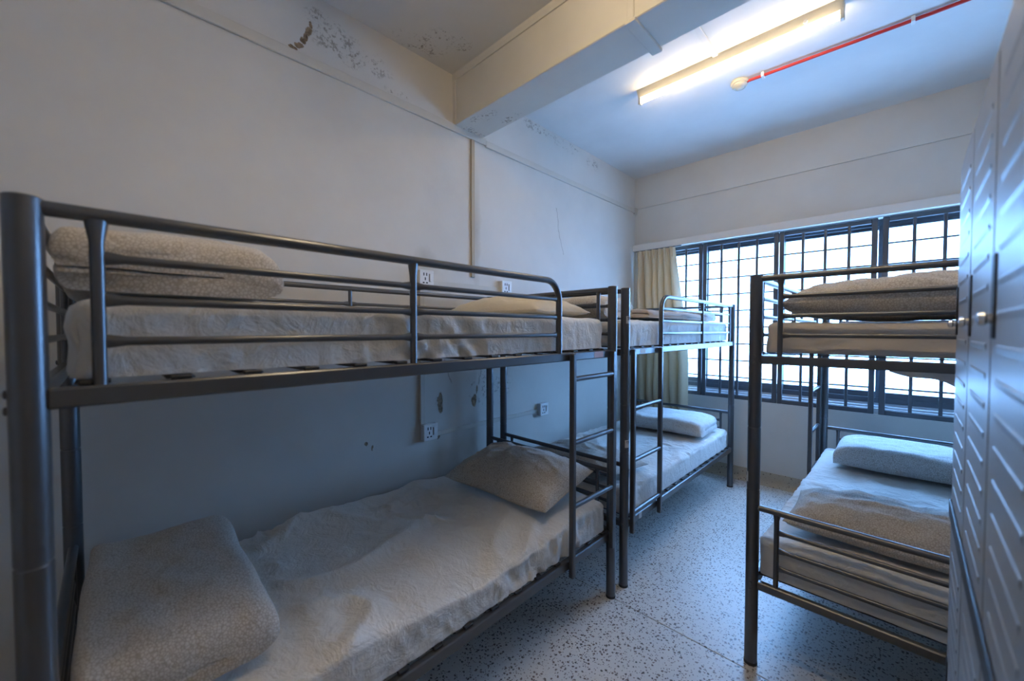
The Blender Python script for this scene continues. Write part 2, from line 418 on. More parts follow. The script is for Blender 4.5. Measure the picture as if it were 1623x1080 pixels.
# painted cable cover running along the left wall under the beam level
t1 = MB().cbox((XL, YF, 2.722), (XL + 0.014, BY1 + .03, 2.772), 0.003)
struct(t1.build('trim_1', 'trunk'), 'thin painted cornice strip along the left wall')
t2 = MB().cbox((XL, BY1 + .03, 2.712), (XL + 0.014, YB - 0.03, 2.757), 0.003)
t2.cbox((XL, YB - 0.045, 2.695), (XL + 0.028, YB, 2.765), 0.003)
struct(t2.build('trim_2', 'trunk'), 'thin painted strip on the left wall beyond the beam')
struct(MB().cbox((XL, YB - 0.050, WZ1 + .002), (XR, YB, WZ1 + 0.072), 0.004).build('trim_3', 'bandpaint'), 'plaster band above the window')

# ------------------------------------------------------------------ window
win = bpy.data.objects.new('window_1', None); C.objects.link(win); struct(win, 'wide dark metal sliding window')
fy0, fy1 = YB + 0.095, YB + 0.165
fr = MB()
fr.box((WX0, fy0, WZ0 + 0.08), (WX1, fy1, WZ0 + 0.12)); fr.box((WX0, fy0, WZ1 - 0.05), (WX1, fy1, WZ1))
fr.box((WX0, fy0, WZ0 + .08), (WX0 + 0.04, fy1, WZ1)); fr.box((WX1 - 0.04, fy0, WZ0 + .08), (WX1, fy1, WZ1))
fr.build('window_frame', 'frame', win)
sl = MB().cbox((WX0, YB + 0.04, WZ0 - .02), (WX1, YB + WD, WZ0 + 0.045), 0.003)
sl.cbox((WX0, YB + 0.06, WZ0 + 0.045), (WX1, YB + 0.10, WZ0 + 0.062), 0.003); sl.cbox((WX0, YB + 0.10, WZ0 + 0.045), (WX1, YB + 0.16, WZ0 + 0.08), 0.003)
sl.build('window_sill', 'alu', win)
edges = [WX0 + .03, -1.40, -0.755, -0.105, WX1 - .03]
for k in range(4):
    a, b = edges[k] - 0.018, edges[k + 1] + 0.018
    yy = fy0 + 0.006 if k % 2 else fy0 + 0.036
    z0, z1 = WZ0 + 0.115, WZ1 - 0.045
    s = MB(); d = 0.026
    s.cbox((a, yy, z0), (a + 0.036, yy + d, z1)); s.cbox((b - 0.036, yy, z0), (b, yy + d, z1))
    s.cbox((a + .036, yy, z0), (b - .036, yy + d, z0 + 0.05)); s.cbox((a + .036, yy, z1 - 0.03), (b - .036, yy + d, z1))
    so = s.build('sash', 'frame', win)
    MB().box((a + 0.03, yy + 0.010, z0 + 0.04), (b - 0.03, yy + 0.015, z1 - 0.02)).build('pane', 'glass', so)

# security grille, four welded panels of square bars
gp = [(-2.006, -1.431), (-1.389, -0.789), (-0.747, -0.143), (-0.080, 0.538)]
gn = ['beside the curtain', 'second from the curtain', 'third from the curtain', 'nearest the grey lockers']
gy = YB + 0.012
for (a, b), nm in zip(gp, gn):
    g = thing('window_grille', 'dark square-barred security grille panel, ' + nm, 'window grille', (0, 0, 0), 0, 'grille panels inside the window')
    for x in (a, b): MB().cbox((x - 0.018, gy, WZ0 - .002), (x + 0.018, gy + 0.024, WZ1 - .004)).build('grille_upright', 'frame', g)
    for z, hh in ((WZ0 + 0.018, 0.020), (WZ1 - 0.022, 0.018)):
        MB().cbox((a + .018, gy, z - hh), (b - .018, gy + 0.024, z + hh)).build('grille_rail', 'frame', g)
    vb = None
    for k in range(1, 4):
        x = a + (b - a) * k / 4
        if vb is None: vb = MB().cbox((-0.0105, gy + .004, WZ0 + .03), (0.0105, gy + 0.018, WZ1 - .03)).build('grille_bar', 'frame', g); vb.location.x = x
        else: inst(vb, 'grille_bar', g, (x, 0, 0))
    hb = None
    for k in range(8):
        z = 2.072 - 0.1593 * k
        if hb is None: hb = MB().cbox((a + .01, gy + .008, -0.0065), (b - .01, gy + 0.020, 0.0065)).build('grille_crossbar', 'frame', g); hb.location.z = z
        else: inst(hb, 'grille_crossbar', g, (0, 0, z))

# ------------------------------------------------------------------ curtain
def build_curtain():
    t = thing('curtain', 'beige pleated curtain hanging at the left end of the window', 'curtain', (0, 0, 0))
    nu, nv = 150, 44
    front = []; 
    for j in range(nv):
        v = j / (nv - 1); z = 2.268 - (2.268 - 0.585) * v
        xr = -1.665 + (0.10 * min(1, v * 1.6)) + 0.045 * v
        xl = -2.075 + 0.012 * v
        row = []
        for i in range(nu):
            u = i / (nu - 1)
            ph = u * 6.4 * 2 * PI + 3.2 * noise.noise((u * 3, v * 1.1, 3.1))
            amp = 0.012 + (0.024 + 0.016 * noise.noise((u * 5, 1, 4))) * min(1, v * 4.0)
            if v < 0.06: amp = 0.010 + 0.012 * abs(math.sin(ph * 0.5))
            y = YB - 0.062 + amp * math.sin(ph) + 0.012 * noise.noise((u * 9, v * 5, 1.0))
            x = xl + (xr - xl) * u + 0.016 * math.sin(ph * 1.0 + 1.2) * min(1, v * 3) + 0.01 * noise.noise((u * 4, v * 6, 7))
            row.append(Vector((x, y, z)))
        front.append(row)
    back = [[p + Vector((0, 0.0025, 0)) for p in row] for row in front]
    m = MB(); m.grid(front); m.grid([list(reversed(r)) for r in back])
    n1 = nu * nv
    m.build('curtain_cloth', 'curtain', t, 60, recalc=False)
    # pinch pleat heading tape and the rail it hangs from
    for k in range(7):
        x = -2.05 + k * 0.062
        MB().tube([(x, YB - 0.072, 2.262), (x + .004, YB - 0.080, 2.20), (x, YB - 0.070, 2.165)], [0.011, 0.008, 0.004], 8).build('pinch_pleat', 'curtain', t, 50)
    MB().tube([(-2.10, YB - 0.045, 2.274), (-1.60, YB - 0.045, 2.274)], 0.005, 8).build('curtain_wire', 'frame', t, 50)
build_curtain()

# ------------------------------------------------------------------ ceiling fittings
def fluorescent(label, x0, x1, y, lamp):
    t = thing('fluorescent_light', label, 'ceiling light', ((x0 + x1) / 2, y, ZC), 0, 'fluorescent battens on the ceiling')
    h = (x1 - x0) / 2
    MB().prism([(-0.036, 0.0), (0.034, 0.0), (0.030, -0.012), (0.014, -0.046), (-0.014, -0.046), (-0.032, -0.012)], -h, h, 'x').build('batten_body', 'ivory', t)
    for s in (-1, 1):
        MB().cbox((s * h - s * 0.0, -0.016, -0.092), (s * (h - 0.018), 0.016, -0.040), 0.003).build('tube_holder', 'ivory', t)
    MB().tube([(-h + 0.018, 0, -0.072), (h - 0.018, 0, -0.072)], 0.013, 16).build('lit_tube', lamp, t, 50)
    st = MB().lathe([(0.010, 0), (0.010, 0.02)], (h - 0.16, -0.026, -0.032), 10, 'y'); st.build('starter', 'white', t, 40)
    return t
fluorescent('lit fluorescent tube light on the ceiling beside the smoke detector', -1.345, -0.225, 2.665, 'lamp_far')
fluorescent('lit fluorescent tube light above the front bunk, on the near side of the beam', -1.02, 0.10, 0.80, 'lamp')

d = thing('smoke_detector', 'round ivory smoke detector on the ceiling at the end of the red pipe', 'smoke detector', (-0.80, 3.03, ZC))
MB().lathe([(0.054, 0.0), (0.056, -0.012), (0.050, -0.020)], n=32).build('base', 'ivory', d, 40)
MB().lathe([(0.044, -0.018), (0.046, -0.030), (0.034, -0.042), (0.030, -0.038), (0.016, -0.050), (0.006, -0.052)], n=32).build('sensor_head', 'ivory', d, 40)
p = thing('red_conduit', 'thin red pipe running across the ceiling from the smoke detector', 'pipe', (0, 0, 0))
MB().tube([(-0.755, 3.03, 3.078), (-0.3, 3.05, 3.078), (0.1, 3.068, 3.078), (XR, 3.075, 3.078)], 0.0095, 12).build('pipe', 'red', p, 50)
MB().cbox((-0.672, 3.012, 3.064), (-0.656, 3.056, ZC), 0.002).build('clip', 'white', p)
MB().cbox((0.02, 3.045, 3.064), (0.036, 3.086, ZC), 0.002).build('clip', 'white', p)

ct = thing('cable_cover', 'short cable cover wrapped under the ceiling beam towards the light', 'cable cover', (0, 0, 0))
MB().cbox((-0.885, BY0 - 0.014, BZ - 0.016), (-0.835, BY1 + .012, BZ), 0.002).build('cover_strip', 'beam', ct)
MB().cbox((-0.875, BY0 - 0.012, BZ), (-0.845, BY0, ZC), 0.002).build('cover_strip', 'beam', ct)
MB().cbox((-0.875, BY1, BZ), (-0.845, BY1 + .012, ZC), 0.002).build('cover_strip', 'beam', ct)
MB().cbox((-0.845, BY1 + .012, ZC - 0.012), (-0.815, 2.63, ZC), 0.002).build('cover_strip', 'ceiling', ct)

# ------------------------------------------------------------------ sockets and cable trunking on the left wall
def socket(y, z, label, s=0.103, dep=0.042):
    t = thing('wall_socket', label, 'socket', (XL, y, z), 0, 'white wall sockets on the left wall')
    MB().cbox((0, -s / 2 + .002, -s / 2 + .002), (dep - 0.008, s / 2 - .002, s / 2 - .002), 0.003).build('back_box', 'white', t)
    pz = MB().cbox((dep - 0.008, -s / 2, -s / 2), (dep, s / 2, s / 2), 0.003).build('face_plate', 'white', t)
    x = dep
    for (yy, zz, w_, h_) in ((-0.022, 0.024, .007, .018), (-0.002, 0.024, .007, .018), (-0.012, -0.004, .007, .018), (-0.024, -0.028, .012, .008), (0.0, -0.028, .012, .008)):
        MB().box((x - .004, yy - w_ / 2, zz - h_ / 2), (x + .0006, yy + w_ / 2, zz + h_ / 2)).build('pin_hole', 'black', t)
    MB().cbox((x - .002, 0.018, -0.020), (x + .005, 0.032, 0.028), 0.002).build('switch', 'white', t)
    MB().box((x - .004, 0.0145, -0.021), (x + .0008, 0.0175, 0.029)).build('switch_gap', 'black', t)
socket(1.386, 1.728, 'white wall socket above the near bunk, left of the two upper ones')
socket(2.088, 1.722, 'white wall socket above the near bunk, right of the two upper ones')
socket(1.410, 0.764, 'white wall socket by the flaking paint, under the near upper bunk')
socket(2.528, 0.748, 'white wall socket nearest the curtain, seen through the ladder')
def trunking(name, label, boxes, mat='trunk'):
    t = thing(name, label, 'cable trunking')
    for a, b in boxes: MB().cbox(a, b, 0.002).build('trunking_length', mat, t)
trunking('cable_trunking', 'yellowed vertical cable trunking dropping from the beam down the wall', [((XL, 1.770, 1.775), (XL + 0.014, 1.800, 2.722))], 'trunkd')
trunking('cable_trunking', 'pale cable trunking linking the two upper sockets', [((XL, 1.438, 1.690), (XL + 0.016, 2.036, 1.722))])
trunking('cable_trunking', 'vertical cable trunking dropping to the lower left socket', [((XL, 1.352, 0.816), (XL + 0.018, 1.386, 1.676))])
trunking('cable_trunking', 'pale cable trunking running low on the wall between the lower sockets', [((XL, 1.462, 0.722), (XL + 0.014, 2.476, 0.752))])

# ------------------------------------------------------------------ bunk beds
BL, BW, PH, PR = 1.926, 0.942, 1.633, 0.0240
RAIL_U, RAIL_L = 1.287, 0.340     # centre heights of the side rails

def bar(m, a, b, r=0.0085, flat=0.030):
    """thin bar with ends hammered flat"""
    a, b = Vector(a), Vector(b); L = (b - a).length; t = (b - a) / L
    pts = [a, a + t * 0.006, a + t * flat, b - t * flat, b - t * 0.006, b]
    m.tube(pts, r, 10, ell=[(0.45, 1.5), (0.5, 1.5), (1, 1), (1, 1), (0.5, 1.5), (0.45, 1.5)])
    return m

def text_on_post(txt, parent, ang, z, size, r):
    cu = bpy.data.curves.new('letter', 'FONT'); cu.body = txt; cu.size = size; cu.align_x = 'CENTER'; cu.align_y = 'CENTER'; cu.offset = 0.0008
    ob = bpy.data.objects.new('letter', cu); C.objects.link(ob)
    bpy.context.view_layer.update()
    dg = bpy.context.evaluated_depsgraph_get()
    me = bpy.data.meshes.new_from_object(ob.evaluated_get(dg)); bpy.data.objects.remove(ob)
    for v in me.vertices:
        a = ang + v.co.x / r
        v.co = (math.cos(a) * r, math.sin(a) * r, z + v.co.y)
    me.materials.clear(); me.materials.append(M['black'])
    o = bpy.data.objects.new('sticker_lettering', me); C.objects.link(o); o.parent = parent

def sticker(parent, ang, z, w_, h_, mat, txt=None, size=0.026):
    r = PR + 0.0006; m = MB(); n = 8
    P = [[(math.cos(ang + (i / n - .5) * w_ / r) * r, math.sin(ang + (i / n - .5) * w_ / r) * r, z + s * h_ / 2) for s in (-1, 1)] for i in range(n + 1)]
    m.grid(P)
    o = m.build('sticker', mat, parent, 60)
    if txt: text_on_post(txt, parent, ang, z + 0.006, size, r + 0.0006)
    return o

def bunk(label, loc, rz, mirror, flip_ladder, stickers=()):
    t = thing('bunk_bed', label, 'bunk bed', loc, rz, 'grey metal bunk beds')
    Y = (lambda y: BL - y) if mirror else (lambda y: y)
    # posts ------------------------------------------------------------
    prof = [(PR - .003, 0.0), (PR, 0.004), (PR, 0.738), (PR - .0012, 0.740), (PR - .0012, 0.744), (PR, 0.746), (PR, 1.000), (PR - .0012, 1.002), (PR - .0012, 1.006), (PR, 1.008), (PR, PH - .002), (PR - .002, PH)]
    posts = {}
    for ix, x in enumerate((0, -BW)):
        for iy, y in enumerate((0, BL)):
            pm = MB().lathe(prof, n=28).build('post', 'metal', t, 22); pm.location = (x, y, 0); posts[(ix, iy)] = pm
            MB().lathe([(PR - .004, PH - .002), (PR - .005, PH + .001)], n=24).build('post_cap', 'metal', pm, 40)
            MB().lathe([(PR + .0012, -0.0), (PR + .0012, 0.010), (PR, 0.012)], n=24).build('foot_cap', 'dark', pm, 40)
            sy = -1 if iy == 0 else 1
            for z in (RAIL_U + .012, RAIL_U - .016, RAIL_L + .012, RAIL_L - .016):
                b = MB().lathe([(0.0075, -0.001), (0.0075, 0.003), (0.005, 0.0045)], n=12, axis='y')
                if sy < 0: b.v = [(a, -c, d_) for a, c, d_ in b.v]
                bo = b.build('bolt', 'metal', pm, 40); bo.location = (0, sy * (PR - .0005), z)
    # side rails --------------------------------------------------------
    g = PR - .004
    for x in (0, -BW):
        for z, h in ((RAIL_U, 0.0185), (RAIL_L, 0.021)):
            MB().cbox((x - .014, g, z - h), (x + .014, BL - g, z + h), 0.004).build('side_rail', 'metal', t)
    # ends ---------------------------------------------------------------
    for ye in (0, BL):
        for (zt, zb, zs) in ((1.618, RAIL_U - .002, (1.541, 1.463, 1.386)), (0.668, RAIL_L + .004, (0.588, 0.514, 0.442))):
            MB().tube([(-g, ye, zt), (-BW + g, ye, zt)], 0.0125, 14).build('end_top_rail', 'metal', t, 50)
            MB().cbox((-g, ye - .013, zb - .017), (-BW + g, ye + .013, zb + .017), 0.004).build('end_rail', 'metal', t)
            for x in (-0.085, -BW + 0.085):
                MB().tube([(x, ye, zb + .015), (x, ye, zt - .03), (x, ye, zt - .008)], 0.0095, 12, ell=[(1, 1), (1, 1), (1.1, 1.5)], up=(1, 0, 0)).build('end_upright', 'metal', t, 50)
            for z in zs: bar(MB(), (-0.090, ye, z), (-BW + 0.090, ye, z)).build('end_bar', 'metal', t, 50)
    # guard on the open side: bent top rail that stops short of the ladder --------
    ZT = 1.618; y_end = 1.474; rad = 0.085
    path = [(0, Y(g), ZT), (0, Y(y_end - rad), ZT)]
    for k in range(1, 8):
        a = PI / 2 * k / 8; path.append((0, Y(y_end - rad + rad * math.sin(a)), ZT - rad + rad * math.cos(a)))
    path += [(0, Y(y_end), ZT - rad), (0, Y(y_end), RAIL_U + .016)]
    MB().tube(path, 0.0135, 16, up=(1, 0, 0)).build('guard_rail', 'metal', t, 50)
    for y in (0.085, 0.75):
        MB().tube([(0, Y(y), RAIL_U + .016), (0, Y(y), ZT - .05), (0, Y(y), ZT - .009)], 0.0105, 12, ell=[(1, 1), (1, 1), (1.6, 1.2)], up=(1, 0, 0)).build('guard_upright', 'metal', t, 50)
    for (a, b) in ((0.092, 0.743), (0.757, y_end - .010)):
        for z in (1.541, 1.463, 1.386): bar(MB(), (0, Y(a), z), (0, Y(b), z), 0.0088).build('guard_bar', 'metal', t, 50)
    # guard on the wall side, full length
    MB().tube([(-BW, g, ZT), (-BW, BL - g, ZT)], 0.0125, 14).build('guard_rail', 'metal', t, 50)
    for y in (0.085, BL / 2, BL - 0.085):
        MB().tube([(-BW, y, RAIL_U + .016), (-BW, y, ZT - .009)], 0.0095, 12).build('guard_upright', 'metal', t, 50)
    for (a, b) in ((0.092, BL / 2 - .007), (BL / 2 + .007, BL - .092)):
        for z in (1.541, 1.463): bar(MB(), (-BW, a, z), (-BW, b, z)).build('guard_bar', 'metal', t, 50)
    # ladder -------------------------------------------------------------
    lx = 0.029
    for y in (1.540, 1.884):
        MB().cbox((lx - .0125, Y(y) - .0125, 0.288), (lx + .0125, Y(y) + .0125, 1.302), 0.004).build('ladder_rail', 'metal', t)
        for z in (RAIL_U, RAIL_L): MB().cbox((0.013, Y(y) - .008, z - .006), (lx - .012, Y(y) + .008, z + .010), 0.002).build('ladder_hook', 'dark', t)
    for z in (1.187, 0.90, 0.61):
        if flip_ladder: z = 1.590 - z
        MB().tube([(lx, Y(1.550), z), (lx, Y(1.874), z)], 0.0120, 14).build('ladder_rung', 'metal', t, 50)
    # slats with their dark clips on the rails -----------------------------
    sl0 = None
    for zr, h in ((RAIL_U, 0.0185), (RAIL_L, 0.021)):
        for k in range(15):
            y = 0.075 + k * (BL - 0.15) / 14
            if sl0 is None:
                q = MB(); q.cbox((-BW + 0.012, -0.024, 0.001), (-0.012, 0.024, 0.0045), 0.001)
                for s in (-0.006, -BW + 0.006): q.cbox((s - .010, -.018, 0.0005), (s + .010, .018, 0.009), 0.002)
                sl0 = q.build('slat', 'dark', t); sl0.location = (0, y, zr + h)
            else: inst(sl0, 'slat', t, (0, y, zr + h))
    for (ix, iy, ang, z, w_, h_, txt, sz) in stickers:
        sticker(posts[(ix, iy)], ang, z, w_, h_, 'paper', txt, sz)
    return t

A0 = Vector((-1.060, -0.097, 0)); B0 = Vector((-1.056, 1.9565, 0)); C0 = Vector((-0.4215, 1.877, 0)); CRZ = R(-0.9)
bedA = bunk('grey metal bunk bed in front, nearest the camera on the left', A0, 0, False, False)
bedB = bunk('grey metal bunk bed beyond the front one, beside the curtain', B0, 0, True, True,
            stickers=[(0, 0, R(-10), 1.462, 0.034, 0.040, '5F', 0.024), (0, 0, R(-16), 0.792, 0.034, 0.042, '6F', 0.024)])
# the bed on the right has its open side towards the aisle
bedC = bunk('grey metal bunk bed on the right, half hidden behind the lockers', C0 + Matrix.Rotation(CRZ, 4, 'Z') @ Vector((0, BL, 0)), PI + CRZ, True, True,
            stickers=[(0, 1, R(12), 0.795, 0.036, 0.042, '2F', 0.024)])
MB().box((0.0143, 1.735, RAIL_U - .014), (0.0150, 1.815, RAIL_U + .015)).build('rail_sticker', 'pink', bedA)
MB().box((0.0143, 0.150, RAIL_L - .016), (0.0150, 0.182, RAIL_L + .019)).build('rail_sticker', 'paper', bedB)
MB().box((0.0143, 0.150, RAIL_U - .012), (0.0150, 0.215, RAIL_U + .013)).build('rail_sticker', 'paper', bedB)

# ------------------------------------------------------------------ soft furnishings
def fbm(p, o=4):
    return noise.fractal(Vector(p), 1.0, 2.0, o)
def ridge(p):
    return 1.0 - abs(noise.noise(Vector(p))) * 2.0

def smooth01(x):
    x = max(0.0, min(1.0, x)); return x * x * (3 - 2 * x)

def mattress(name, label, x0, x1, y0, y1, z0, z1, seed, mat='sheet', rad=0.032, pleat=0.006, loc=(0, 0, 0), rz=0.0, droop=0.0, wr=1.0, calm=None):
    """rounded mattress in a fitted sheet with tension creases"""
    rnd = seed * 13.7
    W, L, T = x1 - x0, y1 - y0, z1 - z0
    nx, ny, nz = 56, 190, 12
    def samp(n, a, b, r):
        out = []
        for i in range(n + 1):
            t_ = i / n; t_ = 0.5 - 0.5 * math.cos(PI * t_) if False else t_
            out.append(a + (b - a) * t_)
        # extra rings inside the rounded edge
        ex = [a + r * f for f in (0.06, 0.2, 0.4, 0.7)] + [b - r * f for f in (0.06, 0.2, 0.4, 0.7)]
        return sorted(set(out + ex))
    xs, ys, zs = samp(nx, x0, x1, rad), samp(ny, y0, y1, rad), samp(nz, z0, z1, rad * .8)
    m = MB(); idx = {}
    def shape(x, y, z):
        ix = min(max(x, x0 + rad), x1 - rad); iy = min(max(y, y0 + rad), y1 - rad)
        rz_ = min(rad, T * .45); iz = min(max(z, z0 + 0.006), z1 - rz_)
        d_ = Vector((x - ix, y - iy, z - iz))
        q = Vector((ix, iy, iz))
        if d_.length > 1e-9:
            nrm = d_.normalized()
            if d_.z < 0 and (d_.x or d_.y): nrm = Vector((d_.x, d_.y, 0)).normalized(); q = q + nrm * max(abs(d_.x), abs(d_.y)) + Vector((0, 0, d_.z))
            else: q = q + nrm * max(abs(d_.x), abs(d_.y), abs(d_.z))
        else: nrm = Vector((0, 0, 1))
        # sides: vertical pleats; top: long creases
        top = max(0.0, nrm.z); side = 1 - abs(nrm.z)
        hz = (z - z0) / T
        al = y if abs(nrm.x) > abs(nrm.y) else x
        sk = 0.35 * noise.noise((al * 1.7, rnd, 9.0))
        s1 = ridge((al * 13 + (0.5 + 2.2 * sk) * hz * 1.6, rnd * 1.1, hz * 0.7))
        s2 = ridge((al * 31 + 5 * sk * hz, rnd * 2.1, hz * 1.6))
        s3 = ridge((al * 6 - hz * 2.2, rnd * 3.3, hz * 1.5))
        env = 0.30 + 0.70 * smooth01(1.6 * noise.noise((al * 1.6, rnd, 5)) + 0.5)
        dsp = side * pleat * env * (0.9 * s1 + 0.55 * s2 + 0.35 * s3 - 1.1)
        wx = x + 0.10 * noise.noise((x * 2.3, y * 2.3, rnd)); wy = y + 0.10 * noise.noise((x * 2.3 + 9, y * 2.3, rnd))
        c1 = ridge((wx * 3.0 + wy * 1.2, wy * 1.6 - wx, rnd))
        c2 = ridge((wx * 8 - wy * 5, wy * 6 + wx * 3 + rnd, rnd + 3))
        c3 = ridge((wx * 17 + wy * 9, wy * 12 - wx * 7 + rnd, rnd + 6))
        em = smooth01(1.5 * noise.noise((x * 2.1, y * 1.7, rnd + 2)) + 0.45)
        edge = min(x - x0, x1 - x, y - y0, y1 - y)
        ww = wr if not calm else wr + (0.7 - wr) * max(smooth01((y - c_[0] + .06) / .06) * smooth01((c_[1] + .06 - y) / .06) for c_ in calm)
        dsp += top * ww * (0.016 * max(0, c1 - .62) + em * (0.012 * max(0, c2 - 0.62) + 0.007 * max(0, c3 - 0.6)) + 0.006 * fbm((x * 2.5, y * 2.5, rnd), 3))
        q = q + nrm * dsp
        if droop and nrm.z > -0.2:
            f_ = smooth01(1 - (x1 - x) / 0.24)
            q.z -= droop * f_ * (0.6 + 0.4 * math.sin(y * 5 + rnd)) * hz
        q.z += 0.006 * top * math.sin(PI * (x - x0) / W) * math.sin(PI * (y - y0) / L)
        return q
    def vid(i, j, k):
        key = (i, j, k)
        if key not in idx:
            idx[key] = len(m.v); m.v.append(tuple(shape(xs[i], ys[j], zs[k])))
        return idx[key]
    X, Yn, Z = len(xs) - 1, len(ys) - 1, len(zs) - 1
    for i in range(X):
        for j in range(Yn):
            m.f.append((vid(i, j, Z), vid(i + 1, j, Z), vid(i + 1, j + 1, Z), vid(i, j + 1, Z)))
            m.f.append((vid(i, j, 0), vid(i, j + 1, 0), vid(i + 1, j + 1, 0), vid(i + 1, j, 0)))
    for k in range(Z):
        for i in range(X):
            m.f.append((vid(i, 0, k), vid(i + 1, 0, k), vid(i + 1, 0, k + 1), vid(i, 0, k + 1)))
            m.f.append((vid(i, Yn, k), vid(i, Yn, k + 1), vid(i + 1, Yn, k + 1), vid(i + 1, Yn, k)))
        for j in range(Yn):
            m.f.append((vid(0, j, k), vid(0, j, k + 1), vid(0, j + 1, k + 1), vid(0, j + 1, k)))
            m.f.append((vid(X, j, k), vid(X, j + 1, k), vid(X, j + 1, k + 1), vid(X, j, k + 1)))
    o = m.build(name, mat, None, 75, recalc=False)
    o.location = loc; o.rotation_euler = (0, 0, rz)
    return tag(o, label, 'mattress')

def pillow(label, loc, size, rot, seed, mat='pat', pinch=0.06, bot=0.22, cat='pillow'):
    w_, d_, h_ = size; n1, n2 = 48, 36; rnd = seed * 7.31
    m = MB(); rows_t, rows_b = [], []
    for i in range(n1 + 1):
        u = -1 + 2 * i / n1; rt, rb = [], []
        for j in range(n2 + 1):
            v = -1 + 2 * j / n2
            # outline pulled in between the corners
            x = u * w_ / 2 * (1 - pinch * (1 - u * u) * 0 - pinch * (math.cos(v * PI / 2) ** 1.0) * 0.5 * abs(u) ** 3)
            y = v * d_ / 2 * (1 - pinch * (math.cos(u * PI / 2) ** 1.0) * 0.8 * abs(v) ** 3)
            e = max(0.0, (1 - abs(u) ** 2.6)) ** 0.55 * max(0.0, (1 - abs(v) ** 2.6)) ** 0.55
            wrk = 0.012 * fbm((x * 6 + rnd, y * 6, rnd), 4) + 0.012 * max(0, ridge((x * 7 + rnd, y * 11 + x * 4, rnd)) - .5)
            edge = min(1, (1 - max(abs(u), abs(v))) * 6)
            zt = h_ * (1 - bot) * e + wrk * edge * 1.3
            zb = -h_ * bot * e ** 0.55 + wrk * 0.2 * edge
            lift = 0.006 + 0.006 * noise.noise((u * 1.7, v * 1.7, rnd))
            rt.append(Vector((x, y, zt + lift + 0.0015))); rb.append(Vector((x, y, zb + lift - 0.0015)))
        rows_t.append(rt); rows_b.append(rb)
    m.grid(rows_t); k0 = len(m.v); m.grid([list(reversed(r)) for r in rows_b])
    nv = n2 + 1
    def T_(i, j): return i * nv + j
    def B_(i, j): return k0 + i * nv + (n2 - j)
    for i in range(n1):
        m.f.append((T_(i, 0), B_(i, 0), B_(i + 1, 0), T_(i + 1, 0)))
        m.f.append((T_(i, n2), T_(i + 1, n2), B_(i + 1, n2), B_(i, n2)))
    for j in range(n2):
        m.f.append((T_(0, j), T_(0, j + 1), B_(0, j + 1), B_(0, j)))
        m.f.append((T_(n1, j), B_(n1, j), B_(n1, j + 1), T_(n1, j + 1)))
    o = m.build('pillow', mat, None, 80)
    o.location = loc; o.rotation_euler = rot
    return tag(o, label, cat)

def folded(label, loc, size, rz, seed, mat='pat', layers=2, fold=1, slope=0.0, name='folded_duvet', cat='duvet', soft=1.0):
    """cloth folded over on itself; the closed fold faces +y (fold=1) or -y; open ends show the layers at +-x"""
    w_, d_, h_ = size; rnd = seed * 5.77; th = h_ / 2
    r = th / 2
    # section in (y, z): lower leaf, round the fold, upper leaf back
    pts = []
    L = d_
    ns = 22
    gap = th * 0.06
    def leafpt(s_, side):   # helper not used for the sweep
        return s_
    outer = []
    for k in range(ns + 1): outer.append((-L / 2 + (L - h_ * .5) * k / ns, 0.0, 'b'))
    for k in range(1, 13):
        a = -PI / 2 + PI * k / 13; outer.append((L / 2 - h_ / 2 + (h_ / 2) * math.cos(a), h_ / 2 + (h_ / 2) * math.sin(a), 'f'))
    for k in range(ns + 1): outer.append((L / 2 - h_ / 2 - (L - h_ * .5) * k / ns, h_, 't'))
    # open end of the upper leaf
    for k in range(1, 6):
        a = PI / 2 + PI * k / 6; outer.append((-L / 2 + (th / 2) * 0.5 * math.cos(a), h_ - th / 2 + (th / 2) * math.sin(a) , 'e'))
    for k in range(ns // 2 + 1): outer.append((-L / 2 + (L - h_ * 0.9) * k / (ns // 2), th + gap, 'i'))
    for k in range(ns // 2 + 1): outer.append((L / 2 - h_ * 0.9 - (L - h_ * .9) * k / (ns // 2), th - gap, 'j'))
    for k in range(1, 6):
        a = PI / 2 + PI * k / 6; outer.append((-L / 2 + (th / 2) * 0.5 * math.cos(a), th / 2 + (th / 2) * math.sin(a), 'e'))
    nn = len(outer); nx = 44
    m = MB(); P = []
    for i in range(nx + 1):
        u = -1 + 2 * i / nx
        edge = max(0.0, 1 - abs(u) ** 14)
        thin = 0.30 + 0.70 * (max(0.0, 1 - abs(u) ** 7)) ** 0.6
        row = []
        for (y, z, kind) in outer:
            # squash each leaf towards its own middle near the open ends
            leaf = th / 2 if z < th else h_ - th / 2
            if kind == 'f': zz = z * (0.45 + 0.55 * thin)
            else: zz = z * (0.45 + 0.55 * thin)
            x = u * w_ / 2 + 0.012 * noise.noise((y * 4, z * 6, rnd + u)) * abs(u)
            lump = soft * (0.016 * fbm((x * 4 + rnd, y * 4, (1 if z > th else 0) * 3.0), 3) + 0.008 * max(0, ridge((x * 8 + rnd, y * 6, rnd)) - .55))
            if kind in 'bj' and z < th * 0.3: lump *= 0.1
            yy = y + soft * 0.020 * noise.noise((x * 3.0 + rnd, z * 8, 2.2)) + (0.012 * (1 - thin) * (-1 if y > 0 else 1))
            zz = zz + lump * (z / h_) + slope * y * (z / h_)
            row.append(Vector((x, yy * fold, max(0.0, zz))))
        P.append(row)
    P2 = [r_ + [r_[0]] for r_ in P]
    i0 = len(m.v)
    for r_ in P: m.v += [tuple(p_) for p_ in r_]
    for i in range(nx):
        for k in range(nn):
            k2 = (k + 1) % nn
            m.f.append((i * nn + k, (i + 1) * nn + k, (i + 1) * nn + k2, i * nn + k2))
    m.f.append(tuple(range(nn))); m.f.append(tuple(nx * nn + k for k in reversed(range(nn))))
    o = m.build(name, mat, None, 80)
    o.location = loc; o.rotation_euler = (0, 0, rz)
    return tag(o, label, cat)

